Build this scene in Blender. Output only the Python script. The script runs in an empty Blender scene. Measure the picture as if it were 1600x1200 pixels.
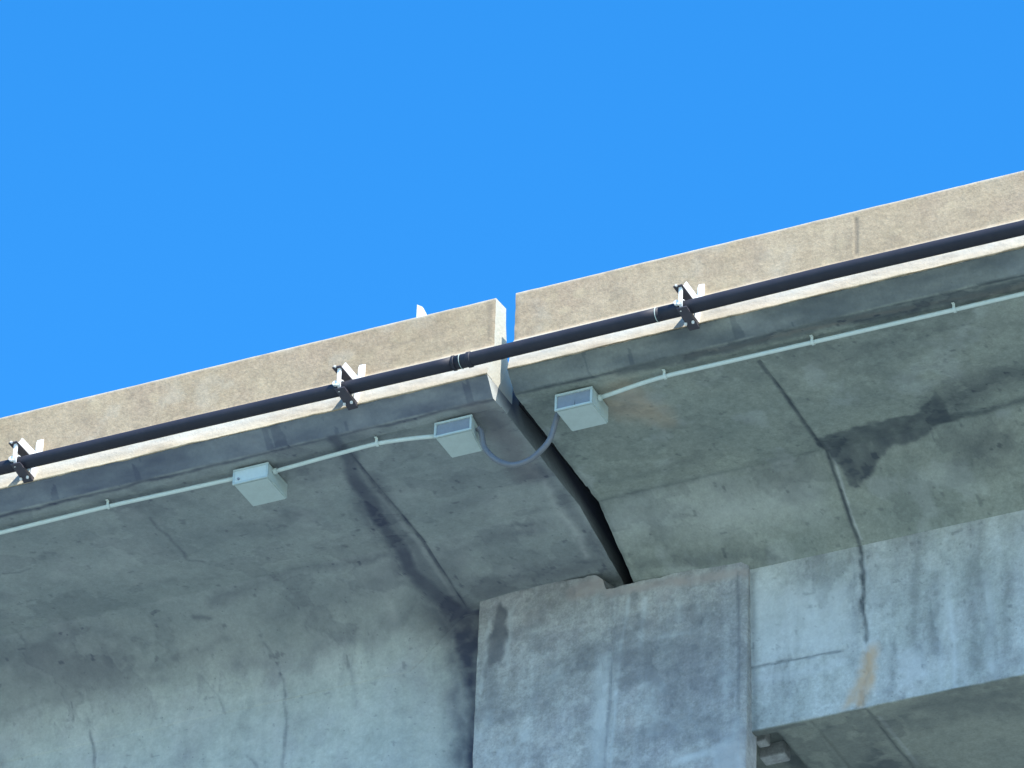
import bpy, bmesh, math
import numpy as np
from mathutils import Vector, Matrix
from math import radians, sin, cos, pi

SC = bpy.context.scene
COL = SC.collection

# ------------------------------------------------------------------ camera
F_PX, AZ, EL, ROLL = 9500.0, radians(-26.3), radians(34.3), radians(2.3)
CAM_LOC = Vector((31.154, -63.042, -49.526))
fwd = Vector((sin(AZ)*cos(EL), cos(AZ)*cos(EL), sin(EL)))
r0 = Vector((cos(AZ), -sin(AZ), 0)); u0 = r0.cross(fwd)
rgt = r0*cos(ROLL) + u0*sin(ROLL); upv = -r0*sin(ROLL) + u0*cos(ROLL)
cam_d = bpy.data.cameras.new('camera'); cam = bpy.data.objects.new('camera', cam_d); COL.objects.link(cam)
m3 = Matrix((rgt, upv, -fwd)).transposed()
cam.matrix_world = Matrix.Translation(CAM_LOC) @ m3.to_4x4()
cam_d.sensor_width = 36.0; cam_d.lens = 36.0*F_PX/1600.0
cam_d.clip_start = 1.0; cam_d.clip_end = 20000.0
SC.camera = cam

# ------------------------------------------------------------------ sky, sun, exposure
SUN = Vector((1.3, -1.0, 2.15)).normalized()
world = bpy.data.worlds.new('World'); SC.world = world; world.use_nodes = True
wn = world.node_tree; wn.nodes.clear()
sky = wn.nodes.new('ShaderNodeTexSky'); sky.sky_type = 'NISHITA'; sky.sun_disc = False
sky.sun_elevation = math.asin(SUN.z); sky.sun_rotation = math.atan2(SUN.x, SUN.y)
sky.altitude = 300; sky.air_density = 1.0; sky.dust_density = 0.3; sky.ozone_density = 3.0
hs = wn.nodes.new('ShaderNodeHueSaturation'); hs.inputs['Saturation'].default_value = 1.37; hs.inputs['Hue'].default_value = 0.5
bg = wn.nodes.new('ShaderNodeBackground'); bg.inputs['Strength'].default_value = 0.145
wo = wn.nodes.new('ShaderNodeOutputWorld')
wn.links.new(sky.outputs[0], hs.inputs['Color']); wn.links.new(hs.outputs[0], bg.inputs[0]); wn.links.new(bg.outputs[0], wo.inputs[0])
sl = bpy.data.lights.new('sun', 'SUN'); so = bpy.data.objects.new('sun', sl); COL.objects.link(so)
sl.energy = 3.5; sl.angle = radians(0.5); sl.color = (1.0, 0.95, 0.87)
so.rotation_euler = (-SUN).to_track_quat('-Z', 'Y').to_euler(); so.location = (0, -20, 30)
SC.view_settings.view_transform = 'Standard'; SC.view_settings.look = 'None'
SC.view_settings.gamma = 1; SC.view_settings.use_curve_mapping = False
SC.view_settings.exposure = 1.3

# ------------------------------------------------------------------ numpy noise
def _hash(ix, iy, seed):
    h = (ix.astype(np.int64)*374761393 + iy.astype(np.int64)*668265263 + seed*1442695041) & 0xffffffff
    h = ((h ^ (h >> 13))*1274126177) & 0xffffffff
    h = (h ^ (h >> 16)) & 0xffffffff
    return h/4294967295.0
def vnoise(x, y, seed=0):
    x = np.asarray(x, float); y = np.asarray(y, float)
    ix = np.floor(x); iy = np.floor(y); fx = x-ix; fy = y-iy
    fx = fx*fx*(3-2*fx); fy = fy*fy*(3-2*fy)
    a = _hash(ix, iy, seed); b = _hash(ix+1, iy, seed); c = _hash(ix, iy+1, seed); d = _hash(ix+1, iy+1, seed)
    return (a*(1-fx)+b*fx)*(1-fy) + (c*(1-fx)+d*fx)*fy
def fbm(x, y, seed=0, octv=4):                       # about -1..1
    s = 0; amp = 1; tot = 0
    for k in range(octv):
        s = s + amp*(vnoise(x*2**k, y*2**k, seed+17*k)*2-1); tot += amp; amp *= 0.55
    return s/tot*1.5
def sstep(a, b, v):
    t = np.clip((v-a)/(b-a), 0, 1); return t*t*(3-2*t)
def seg_dist(x, y, pts):
    d = np.full(x.shape, 1e9)
    for (ax, ay), (bx, by) in zip(pts[:-1], pts[1:]):
        vx, vy = bx-ax, by-ay; L = vx*vx+vy*vy+1e-9
        t = np.clip(((x-ax)*vx+(y-ay)*vy)/L, 0, 1)
        d = np.minimum(d, np.hypot(x-ax-t*vx, y-ay-t*vy))
    return d
def inside(x, y, pts):
    r = np.zeros(x.shape, bool); n = len(pts)
    for i in range(n):
        (ax, ay), (bx, by) = pts[i], pts[(i+1) % n]
        c = ((ay > y) != (by > y)) & (x < (bx-ax)*(y-ay)/(by-ay+1e-12)+ax)
        r ^= c
    return r
# a stain or painted shade: (channel, kind, points, half width, softness, strength, wobble)
def stain_shade_maps(x, y, marks, seed=3):
    ch = {'dark': np.zeros(x.shape), 'pale': np.zeros(x.shape), 'rust': np.zeros(x.shape)}
    for i, (c, kind, pts, w, soft, st, wob) in enumerate(marks):
        wx = x + wob*fbm(x*1.7, y*1.7, seed+i*5, 4); wy = y + wob*fbm(x*1.7+31, y*1.7+9, seed+i*5+2, 4)
        g = min(0.35*wob, 0.03)
        wx = wx + g*fbm(x*9, y*9, seed+i*3+1, 3); wy = wy + g*fbm(x*9+5, y*9+3, seed+i*3+2, 3)
        if kind == 'line': d = seg_dist(wx, wy, pts) - w
        else:
            d = seg_dist(wx, wy, pts+[pts[0]]); d = np.where(inside(wx, wy, pts), -d, d) - w
        v = st*(1-sstep(-soft*0.5, soft, d))
        v = v*(0.95+(0.30 if w < 0.06 else 0.16)*fbm(x*(5 if w < 0.06 else 2.2), y*(5 if w < 0.06 else 2.2), seed+i+77, 5))
        ch[c] = np.maximum(ch[c], np.clip(v, 0, 1))
    return ch

# ------------------------------------------------------------------ materials
def new_mat(name):
    m = bpy.data.materials.new(name); m.use_nodes = True
    nt = m.node_tree; b = nt.nodes['Principled BSDF']; return m, nt, b
def N(nt, t, **kw):
    n = nt.nodes.new(t)
    for k, v in kw.items():
        if isinstance(k, str) and hasattr(n, k): setattr(n, k, v)
    return n
def mixc(nt, fac, a, b, blend='MIX'):
    n = nt.nodes.new('ShaderNodeMix'); n.data_type = 'RGBA'; n.blend_type = blend
    for sock, v in ((n.inputs[0], fac), (n.inputs[6], a), (n.inputs[7], b)):
        if hasattr(v, 'links'): nt.links.new(v, sock)
        elif isinstance(v, tuple): sock.default_value = (*v, 1) if len(v) == 3 else v
        else: sock.default_value = v
    return n.outputs[2]
def maprange(nt, v, a, b, c, d):
    n = nt.nodes.new('ShaderNodeMapRange'); nt.links.new(v, n.inputs[0])
    for i, q in enumerate((a, b, c, d)): n.inputs[i+1].default_value = q
    return n.outputs[0]
def noise(nt, scale, detail=5, rough=0.6, stretch=(1, 1, 1), loc=(0, 0, 0)):
    tc = nt.nodes.new('ShaderNodeTexCoord'); mp = nt.nodes.new('ShaderNodeMapping')
    mp.inputs['Scale'].default_value = stretch; mp.inputs['Location'].default_value = loc
    n = nt.nodes.new('ShaderNodeTexNoise'); n.inputs['Scale'].default_value = scale
    n.inputs['Detail'].default_value = detail; n.inputs['Roughness'].default_value = rough
    nt.links.new(tc.outputs['Object'], mp.inputs[0]); nt.links.new(mp.outputs[0], n.inputs[0])
    return n.outputs[0]
def concrete(name, base, light, darkc, palec=(0.50, 0.52, 0.50), rustc=(0.42, 0.30, 0.22), streak=0.35, mott=0.5, bump=0.25, blot=0.5, seed=0.0, soffit_cols=None, grain=26):
    m, nt, b = new_mat(name)
    L = (seed, seed*1.7, seed*0.6)
    big = maprange(nt, noise(nt, 0.55, 6, 0.6, loc=L), 0.36, 0.64, 0, 1)
    c = mixc(nt, big, base, light)
    mid = maprange(nt, noise(nt, 3.2, 6, 0.65, loc=L), 0.42, 0.70, 0, blot)
    c = mixc(nt, mid, c, tuple(q*0.72 for q in base))
    tint = maprange(nt, noise(nt, 1.3, 4, 0.6, loc=(5+seed, 2, 9)), 0.45, 0.7, 0, 0.45)
    c = mixc(nt, tint, c, (base[0]*0.93, base[1]*0.88, base[2]*0.98))
    if streak:
        st = maprange(nt, noise(nt, 1.0, 5, 0.6, (3.4, 3.4, 0.22), loc=L), 0.45, 0.72, 0, streak)
        c = mixc(nt, st, c, palec)
        st2 = maprange(nt, noise(nt, 1.0, 5, 0.65, (4.6, 4.6, 0.3), loc=(7+seed, 1, 3)), 0.48, 0.72, 0, streak*0.9)
        c = mixc(nt, st2, c, tuple(q*0.75 for q in base))
    if soffit_cols:
        a = nt.nodes.new('ShaderNodeAttribute'); a.attribute_name = 'soffit_tone'
        c = mixc(nt, a.outputs['Fac'], c, mixc(nt, big, soffit_cols[0], soffit_cols[1]))
    med = maprange(nt, noise(nt, grain*0.32, 5, 0.7, loc=L), 0.3, 0.7, 1-mott*0.30, 1+mott*0.26)
    mm = nt.nodes.new('ShaderNodeMix'); mm.data_type = 'RGBA'; mm.blend_type = 'MULTIPLY'; mm.inputs[0].default_value = 1
    nt.links.new(c, mm.inputs[6]); nt.links.new(med, mm.inputs[7]); c = mm.outputs[2]
    fine = maprange(nt, noise(nt, grain, 5, 0.7), 0.3, 0.7, 1-mott*0.26, 1+mott*0.22)
    fm = nt.nodes.new('ShaderNodeMix'); fm.data_type = 'RGBA'; fm.blend_type = 'MULTIPLY'; fm.inputs[0].default_value = 1
    nt.links.new(c, fm.inputs[6]); nt.links.new(fine, fm.inputs[7]); c = fm.outputs[2]
    # pits and blow holes
    tc = nt.nodes.new('ShaderNodeTexCoord'); vo = nt.nodes.new('ShaderNodeTexVoronoi'); vo.inputs['Scale'].default_value = 5.5
    nt.links.new(tc.outputs['Object'], vo.inputs['Vector'])
    pit = maprange(nt, vo.outputs['Distance'], 0.02, 0.09, 0.45, 0.0); c = mixc(nt, pit, c, darkc)
    for att, colr in (('pale', palec), ('rust', rustc), ('dark', darkc)):
        a = nt.nodes.new('ShaderNodeAttribute'); a.attribute_name = att
        c = mixc(nt, a.outputs['Fac'], c, colr)
    nt.links.new(c, b.inputs['Base Color']); b.inputs['Roughness'].default_value = 0.92
    b.inputs['Specular IOR Level'].default_value = 0.25
    bp = nt.nodes.new('ShaderNodeBump'); bp.inputs['Strength'].default_value = bump; bp.inputs['Distance'].default_value = 0.03
    h = nt.nodes.new('ShaderNodeMath'); h.operation = 'ADD'
    nt.links.new(noise(nt, 14, 6, 0.7), h.inputs[0]); nt.links.new(noise(nt, 2.5, 4, 0.6), h.inputs[1])
    nt.links.new(h.outputs[0], bp.inputs['Height']); nt.links.new(bp.outputs[0], b.inputs['Normal'])
    return m
def painted(name, colr, dirt, rough=0.5, metal=0.0, amt=0.35, bump=0.08, scale=9):
    m, nt, b = new_mat(name)
    n = maprange(nt, noise(nt, scale, 6, 0.65), 0.42, 0.72, 0, amt); c = mixc(nt, n, colr, dirt)
    n2 = maprange(nt, noise(nt, scale*4, 4, 0.6), 0.5, 0.8, 0, amt*0.6); c = mixc(nt, n2, c, tuple(q*0.8 for q in colr))
    nt.links.new(c, b.inputs['Base Color']); b.inputs['Roughness'].default_value = rough; b.inputs['Metallic'].default_value = metal
    bp = nt.nodes.new('ShaderNodeBump'); bp.inputs['Strength'].default_value = bump; bp.inputs['Distance'].default_value = 0.01
    nt.links.new(noise(nt, 30, 4, 0.6), bp.inputs['Height']); nt.links.new(bp.outputs[0], b.inputs['Normal'])
    return m
M = {}
M['parapet'] = concrete('parapet_concrete', (0.345, 0.268, 0.172), (0.41, 0.328, 0.222), (0.20, 0.165, 0.12), palec=(0.53, 0.515, 0.43), rustc=(0.50, 0.41, 0.26), streak=0.0, mott=0.72, blot=0.25, bump=0.4, grain=20)
M['concrete_left'] = concrete('left_span_concrete', (0.42, 0.455, 0.42), (0.50, 0.535, 0.485), (0.060, 0.068, 0.098), palec=(0.49, 0.50, 0.47), rustc=(0.20, 0.18, 0.18), streak=0.22, mott=0.36, seed=3, soffit_cols=((0.245, 0.275, 0.265), (0.315, 0.34, 0.32)))
M['concrete_right'] = concrete('right_span_concrete', (0.41, 0.44, 0.41), (0.53, 0.56, 0.53), (0.062, 0.075, 0.085), palec=(0.57, 0.61, 0.61), rustc=(0.50, 0.37, 0.25), streak=0.30, mott=0.55, seed=5, soffit_cols=((0.22, 0.25, 0.22), (0.295, 0.32, 0.27)))
M['pier'] = concrete('pier_concrete', (0.36, 0.37, 0.355), (0.47, 0.475, 0.445), (0.13, 0.14, 0.155), palec=(0.56, 0.60, 0.59), rustc=(0.40, 0.355, 0.325), streak=0.32, mott=0.75, blot=0.6, seed=8)
M['pipe'] = painted('pipe_dark_paint', (0.008, 0.009, 0.018), (0.022, 0.021, 0.030), 0.62, amt=0.5, scale=5)
M['white'] = painted('galvanised_white', (0.78, 0.78, 0.74), (0.5, 0.48, 0.43), 0.5, amt=0.3)
M['bracket_dark'] = painted('weathered_steel', (0.16, 0.155, 0.16), (0.08, 0.07, 0.07), 0.6, amt=0.4)
M['steel_shaded'] = painted('shaded_steel', (0.045, 0.042, 0.055), (0.08, 0.06, 0.06), 0.6, amt=0.4)  # shade under the white bracket arms, put into the colour
M['box'] = painted('box_paint', (0.46, 0.54, 0.50), (0.33, 0.38, 0.34), 0.55, amt=0.35, scale=6)
M['panel'] = painted('panel_blue_grey', (0.235, 0.265, 0.285), (0.16, 0.185, 0.20), 0.5, amt=0.4)
M['conduit'] = painted('conduit_paint', (0.56, 0.63, 0.57), (0.42, 0.48, 0.43), 0.5, amt=0.4, scale=7)
M['flex'] = painted('flex_conduit_grey', (0.15, 0.16, 0.17), (0.08, 0.085, 0.10), 0.5, amt=0.4)
M['rubber'] = painted('joint_rubber', (0.012, 0.013, 0.018), (0.02, 0.02, 0.025), 0.9, amt=0.5)
m, nt, b = new_mat('ground_bounce_tint')  # unseen ground, cool tint chosen for the light it bounces up
g = mixc(nt, maprange(nt, noise(nt, 0.05, 8, 0.65), 0.35, 0.65, 0, 1), (0.20, 0.25, 0.235), (0.29, 0.325, 0.30))
g = mixc(nt, maprange(nt, noise(nt, 1.5, 6, 0.7), 0.4, 0.7, 0, 0.5), g, (0.15, 0.18, 0.16))
nt.links.new(g, b.inputs['Base Color']); b.inputs['Roughness'].default_value = 0.95; M['ground'] = m

# ------------------------------------------------------------------ object helpers
def link(name, me, mat, parent=None, loc=None):
    o = bpy.data.objects.new(name, me); COL.objects.link(o)
    if mat is not None: me.materials.append(mat)
    if parent is not None: o.parent = parent
    if loc is not None: o.location = loc
    return o
def tag(o, label, cat, group=None):
    o['label'] = label; o['category'] = cat
    if group: o['group'] = group
    return o
def thing(name, label, cat, loc, group=None):
    o = bpy.data.objects.new(name, None); COL.objects.link(o); o.location = loc; o.empty_display_size = 0.2
    return tag(o, label, cat, group)
def from_bm(name, bm, mat, parent=None, smooth=False, bevel=0.0, loc=None):
    if bevel:
        bmesh.ops.bevel(bm, geom=[e for e in bm.edges if e.calc_face_angle(0) > 0.6], offset=bevel, segments=2, affect='EDGES', clamp_overlap=True)
    bmesh.ops.recalc_face_normals(bm, faces=bm.faces[:])
    me = bpy.data.meshes.new(name); bm.to_mesh(me); bm.free()
    if smooth: me.polygons.foreach_set('use_smooth', [True]*len(me.polygons))
    return link(name, me, mat, parent, loc)
def box(bm, x0, x1, y0, y1, z0, z1):
    r = bmesh.ops.create_cube(bm, size=1)
    bmesh.ops.scale(bm, vec=(x1-x0, y1-y0, z1-z0), verts=r['verts'])
    bmesh.ops.translate(bm, vec=((x0+x1)/2, (y0+y1)/2, (z0+z1)/2), verts=r['verts'])
    return r['verts']
def tube(bm, pts, r, seg=20, cap=True):
    pts = [Vector(p) for p in pts]; rings = []; prev = None
    for i, p in enumerate(pts):
        t = (pts[min(i+1, len(pts)-1)]-pts[max(i-1, 0)]).normalized()
        if prev is None:
            a = Vector((0, 0, 1)) if abs(t.z) < 0.9 else Vector((0, 1, 0)); n = (a-t*a.dot(t)).normalized()
        else: n = (prev-t*prev.dot(t)).normalized()
        prev = n; bn = t.cross(n); rr = r[i] if isinstance(r, (list, tuple)) else r
        rings.append([bm.verts.new(p+(n*cos(2*pi*k/seg)+bn*sin(2*pi*k/seg))*rr) for k in range(seg)])
    for A, B in zip(rings[:-1], rings[1:]):
        for k in range(seg): bm.faces.new((A[k], A[(k+1) % seg], B[(k+1) % seg], B[k]))
    if cap: bm.faces.new(rings[0][::-1]); bm.faces.new(rings[-1])
def grid_solid(name, XYZ, closed_rows, mat, parent, org, attrs=None, capattr=None):
    """XYZ: (cols, rows, 3); rows form a closed section loop; both ends capped."""
    c, r, _ = XYZ.shape
    V = (XYZ-np.array(org)); v = np.concatenate([V.reshape(-1, 3), V[0], V[-1]])
    i = np.arange(c-1)[:, None]; j = np.arange(r)[None, :]; j2 = (j+1) % r
    q = np.stack([i*r+j, i*r+j2+0*i, (i+1)*r+j2, (i+1)*r+j], -1).reshape(-1, 4)
    nq = len(q); base = c*r
    capl = [list(range(base, base+r))[::-1], [base+r+k for k in range(r)]]
    tot = np.concatenate([q.reshape(-1)]+[np.array(k) for k in capl])
    me = bpy.data.meshes.new(name)
    me.vertices.add(len(v)); me.vertices.foreach_set('co', v.reshape(-1).astype(np.float32))
    me.loops.add(len(tot)); me.loops.foreach_set('vertex_index', tot.astype(np.int32))
    starts = np.concatenate([np.arange(nq)*4, [nq*4, nq*4+r]])
    me.polygons.add(len(starts)); me.polygons.foreach_set('loop_start', starts.astype(np.int32))
    me.update(calc_edges=True); me.validate()
    names = set(attrs or {}) | set(capattr or {})
    for k in names:
        a = np.asarray((attrs or {}).get(k, np.zeros((c, r)))); assert a.size == c*r, (name, k, a.shape, c, r); a = a.reshape(-1)
        e = (capattr or {}).get(k, np.zeros((2, r))).reshape(-1)
        at = me.attributes.new(k, 'FLOAT', 'POINT'); at.data.foreach_set('value', np.concatenate([a, e]).astype(np.float32))
    bm = bmesh.new(); bm.from_mesh(me)
    # outward orientation: signed volume of the closed shell
    bmesh.ops.triangulate(bm, faces=[f for f in bm.faces if len(f.verts) > 4])
    tri = 0.0
    for f in bm.faces:
        p = f.verts
        for k in range(1, len(p)-1): tri += p[0].co.dot(p[k].co.cross(p[k+1].co))
    if tri < 0: bmesh.ops.reverse_faces(bm, faces=bm.faces[:])
    bm.to_mesh(me); bm.free()
    return link(name, me, mat, parent)
def cols_for(a, b, dense0, dense1, step, coarse=0.8):
    xs = []
    x = a
    while x < b-1e-6:
        xs.append(x)
        x += step if dense0 <= x < dense1 else coarse
        if xs[-1] < dense0 < x: x = dense0
    xs.append(b); return np.array(xs)
def densify(poly, step):
    """poly: list of (y, z, dense flag of the edge to the next point)"""
    out = []; n = len(poly)
    for i, (y, z, d) in enumerate(poly):
        y2, z2, _ = poly[(i+1) % n]; L = math.hypot(y2-y, z2-z)
        k = max(1, int(round(L/(step if d else 1e9))))
        for t in range(k): out.append((i, t/k))
    return out

# ------------------------------------------------------------------ ground
bm = bmesh.new(); bmesh.ops.create_grid(bm, x_segments=60, y_segments=60, size=6000)
gz = CAM_LOC.z-1.6
gr = from_bm('ground', bm, M['ground']); gr.location = (0, 0, gz); gr['kind'] = 'structure'

# ------------------------------------------------------------------ the two bridge spans
LX, RX = -0.31, 0.0           # faces of the open expansion joint
WID = 12.6                    # deck width
def web_top(x, side):
    if side == 'L':
        z = np.interp(x, [-60, -9, -3.6, -2.9, -2.0, -0.31], [-2.22, -2.18, -2.12, -2.02, -2.0, -2.10])
    else: z = np.interp(x, [0, 1.8, 60], [-2.40, -2.60, -2.60])
    return z
def web_y(x, side):
    if side == 'L': return 4.15+0.42*sstep(-3.9, -2.5, x)
    return 4.15+0.12*(1-sstep(0.6, 1.6, x))

SL_L = [  # stains and painted shade under the left slab, (x, y) in metres
 ('dark','line',[(-2.80,0.5),(-2.80,2.9),(-2.78,4.7)],0.014,0.03,0.85,0.015),
 ('pale','line',[(-2.88,1.6),(-2.88,4.2)],0.02,0.03,0.35,0.02),
 ('dark','line',[(-2.84,0.1),(-2.95,1.0),(-3.08,1.9),(-3.17,2.65),(-3.20,3.3),(-3.05,4.0),(-2.80,4.7)],0.11,0.14,0.88,0.07),
 ('dark','line',[(-2.82,1.2),(-3.0,2.6),(-3.0,3.6),(-2.7,4.7)],0.10,0.20,0.55,0.08),
 ('dark','line',[(-2.95,0.6),(-3.22,1.6),(-3.36,2.5),(-3.34,3.4)],0.02,0.16,0.5,0.10),
 ('dark','line',[(-4.4,0.5),(-3.57,0.42),(-2.6,0.2)],0.08,0.35,0.45,0.10),
 ('dark','line',[(-6.34,3.1),(-5.67,3.03),(-5.0,2.97),(-3.88,3.02),(-3.06,3.05)],0.03,0.16,0.38,0.08),
 ('dark','line',[(-9.5,3.85),(-8.49,3.82),(-7.42,3.84),(-6.3,3.80)],0.01,0.12,0.30,0.09),
 ('dark','line',[(-6.3,4.05),(-5.07,4.02),(-3.98,3.95),(-3.43,3.9)],0.02,0.20,0.42,0.09),
 ('dark','line',[(-5.6,3.5),(-4.2,3.55),(-3.5,3.4)],0.02,0.35,0.30,0.14),
 ('dark','line',[(-6.2,0.92),(-6.22,1.55),(-6.24,2.1),(-6.05,2.25)],0.008,0.05,0.42,0.05),
 ('dark','line',[(-9.5,2.78),(-9.43,3.47),(-9.36,3.97)],0.006,0.05,0.35,0.05),
 ('dark','line',[(-8.92,1.43),(-8.69,1.5),(-8.5,1.47)],0.008,0.03,0.5,0.02),
 ('rust','line',[(-0.55,0.15),(-0.60,0.93),(-0.62,1.9)],0.16,0.28,0.55,0.10),
 ('dark','line',[(-0.60,0.3),(-0.62,1.1),(-0.7,1.8)],0.05,0.3,0.35,0.12),
 ('dark','line',[(-0.46,1.9),(-0.42,2.9),(-0.45,4.2)],0.05,0.16,0.45,0.05),
 ('pale','line',[(-0.56,2.2),(-0.60,3.1),(-0.62,3.9)],0.02,0.10,0.45,0.08),
 ('dark','line',[(-2.7,3.38),(-1.91,3.23),(-0.97,3.18)],0.03,0.25,0.32,0.15),
 ('dark','line',[(-2.13,2.39),(-1.5,2.3)],0.06,0.25,0.28,0.15),
 ('dark','line',[(-1.45,3.05),(-1.0,3.15)],0.015,0.07,0.40,0.06),
 ('dark','line',[(-2.4,4.25),(-1.43,4.12),(-0.55,4.05)],0.06,0.28,0.50,0.08),  # contact shade along the pier top, painted on the slab
 ('dark','line',[(-8.4,3.5),(-8.0,3.55)],0.02,0.12,0.4,0.08),
 ('dark','line',[(-6.75,3.3),(-6.5,3.42)],0.02,0.06,0.5,0.04),
 ('dark','line',[(-12,0.09),(-6,0.10),(-0.35,0.09)],0.025,0.05,0.75,0.03),
]
SL_R = [
 ('dark','line',[(3.5,0.62),(3.53,2.9),(3.54,4.15)],0.022,0.035,0.85,0.02),
 ('pale','line',[(3.61,2.75),(3.60,4.1)],0.008,0.03,0.40,0.03),
 ('dark','poly',[(3.48,2.72),(3.78,2.58),(4.07,2.54),(4.61,2.52),(5.04,2.50),(5.24,2.28),(5.50,2.12),(5.54,2.35),(5.50,2.70),(5.62,2.84),(5.13,2.94),(4.60,3.02),(4.27,3.10),(3.98,3.40),(3.70,3.44),(3.67,3.26),(3.57,3.02)],0.0,0.05,0.76,0.08),
 ('dark','line',[(5.42,2.78),(5.98,2.82),(6.6,2.84),(8.5,2.88)],0.035,0.10,0.60,0.07),
 ('dark','line',[(5.6,2.4),(6.3,2.15),(6.9,2.15),(8.5,2.2)],0.16,0.42,0.60,0.18),
 ('dark','line',[(4.7,1.25),(5.05,1.45),(5.2,1.7)],0.04,0.22,0.30,0.12),
 ('dark','line',[(5.2,0.9),(7.0,1.1)],0.10,0.4,0.22,0.25),
 ('rust','line',[(2.6,0.16),(3.87,0.16),(5.29,0.20),(7.56,0.28),(12,0.3)],0.02,0.06,0.3,0.05),
 ('dark','line',[(1.6,0.10),(3.87,0.14),(5.29,0.18),(7.56,0.24),(12,0.3)],0.10,0.10,0.72,0.06),
 ('dark','line',[(0,0.08),(2.6,0.10),(8.5,0.09)],0.022,0.045,0.72,0.02),
 ('rust','line',[(1.15,0.8),(1.7,1.2),(1.5,0.5)],0.15,0.3,0.45,0.15),
 ('dark','line',[(0.3,2.55),(1.05,2.51),(1.77,2.45)],0.02,0.14,0.30,0.06),
 ('dark','line',[(0.0,2.93),(1.64,2.93),(3.34,2.9)],0.01,0.10,0.38,0.03),
 ('pale','line',[(0.1,3.3),(1.64,3.4),(3.0,3.4)],0.10,0.50,0.30,0.15),
 ('dark','line',[(0.2,3.95),(1.26,3.98),(2.2,4.05)],0.03,0.18,0.42,0.08),
 ('dark','line',[(0.02,0.2),(0.03,2.9),(0.03,4.1)],0.012,0.05,0.38,0.02),
 ('dark','line',[(1.7,3.2),(2.4,3.1)],0.05,0.25,0.22,0.15),
]
WB_L = [  # on the left web, (x, z)
 ('dark','line',[(-5.85,-2.25),(-5.78,-2.35),(-5.62,-2.8),(-5.56,-3.3),(-5.60,-4.2)],0.008,0.05,0.50,0.04),
 ('dark','line',[(-6.95,-2.5),(-6.7,-2.8),(-6.6,-3.1)],0.006,0.05,0.40,0.04),
 ('dark','line',[(-8.87,-2.9),(-8.76,-3.3),(-8.74,-3.9)],0.012,0.04,0.55,0.03),
 ('dark','line',[(-4.6,-2.7),(-4.45,-3.2),(-4.45,-3.5)],0.01,0.09,0.30,0.06),
 ('dark','line',[(-6.2,-3.9),(-6.0,-4.2)],0.008,0.04,0.40,0.05),
 ('dark','line',[(-3.35,-1.7),(-3.12,-2.3),(-2.96,-3.1),(-2.90,-4.3),(-2.88,-5.2)],0.05,0.30,0.72,0.10),  # stain down the web edge, with the pier corner's shade painted in
 ('dark','poly',[(-3.18,-1.6),(-2.3,-1.6),(-2.3,-5.3),(-2.74,-5.3),(-2.84,-3.2)],0.0,0.20,0.90,0.05),  # corner shade beside the pier, painted dark on the web
 ('dark','line',[(-12,-2.32),(-9,-2.34),(-7.5,-2.36)],0.0,0.12,0.30,0.08),
]
WB_R = [
 ('dark','line',[(1.86,-4.21),(2.52,-4.23),(3.21,-4.25)],0.012,0.025,0.62,0.02),
 ('dark','line',[(3.54,-2.60),(3.56,-3.2),(3.58,-3.6),(3.60,-4.15)],0.018,0.05,0.74,0.06),
 ('pale','line',[(3.65,-2.9),(3.68,-3.8),(3.70,-4.25)],0.008,0.05,0.55,0.08),
 ('dark','line',[(3.5,-3.5),(3.5,-4.0)],0.03,0.16,0.38,0.08),
 ('rust','poly',[(3.64,-4.35),(3.74,-4.37),(3.70,-4.7),(3.66,-5.2),(3.34,-5.2),(3.44,-4.8)],0.0,0.13,0.9,0.12),
 ('rust','line',[(3.66,-4.38),(3.55,-4.75),(3.50,-5.15)],0.05,0.08,1.0,0.08),
 ('pale','poly',[(3.58,-4.18),(3.72,-4.15),(3.78,-4.3),(3.68,-4.4),(3.58,-4.32)],0.0,0.05,0.6,0.03),
 ('pale','poly',[(1.95,-3.0),(2.7,-3.1),(3.3,-3.3),(3.2,-4.15),(1.95,-4.15)],0.0,0.35,0.45,0.15),
 ('pale','line',[(2.0,-4.45),(2.6,-4.5),(3.2,-4.45)],0.04,0.12,0.5,0.08),
 ('dark','line',[(2.6,-2.95),(3.3,-3.1)],0.05,0.25,0.25,0.12),
 ('dark','line',[(4.37,-3.15),(4.37,-4.5)],0.03,0.14,0.36,0.05),
 ('dark','line',[(4.66,-3.35),(4.65,-4.6)],0.03,0.12,0.36,0.05),
 ('dark','line',[(5.22,-3.3),(5.22,-5.0)],0.06,0.20,0.36,0.06),
 ('dark','line',[(5.75,-3.5),(5.72,-4.9)],0.04,0.16,0.34,0.06),
 ('dark','line',[(4.05,-4.3),(4.02,-5.0)],0.02,0.08,0.35,0.05),
 ('pale','line',[(4.90,-3.9),(4.92,-5.2)],0.02,0.06,0.55,0.03),
 ('pale','line',[(5.45,-3.5),(5.45,-5.1)],0.02,0.08,0.40,0.05),
 ('pale','poly',[(4.15,-4.5),(4.45,-4.4),(4.5,-4.9),(4.2,-5.0)],0.0,0.10,0.4,0.06),
 ('dark','line',[(4.95,-2.75),(5.1,-2.72)],0.01,0.04,0.5,0.03),
 ('dark','line',[(1.90,-2.7),(1.90,-5.2)],0.02,0.07,0.35,0.02),
]
PR = [  # parapets, (x, z)
 ('dark','line',[(5.199,-0.14),(5.199,-0.72)],0.016,0.03,0.95,0.006),
 ('dark','line',[(-1.95,-0.42),(-1.6,-0.40)],0.012,0.04,0.55,0.03),
 ('dark','line',[(-0.38,-0.1),(-0.40,-0.7)],0.012,0.03,0.45,0.02),
 ('dark','line',[(-2.38,-0.3),(-2.4,-0.62)],0.004,0.02,0.4,0.01),
 ('dark','line',[(-6.0,-0.2),(-5.9,-0.5)],0.05,0.15,0.15,0.1),
]
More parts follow.
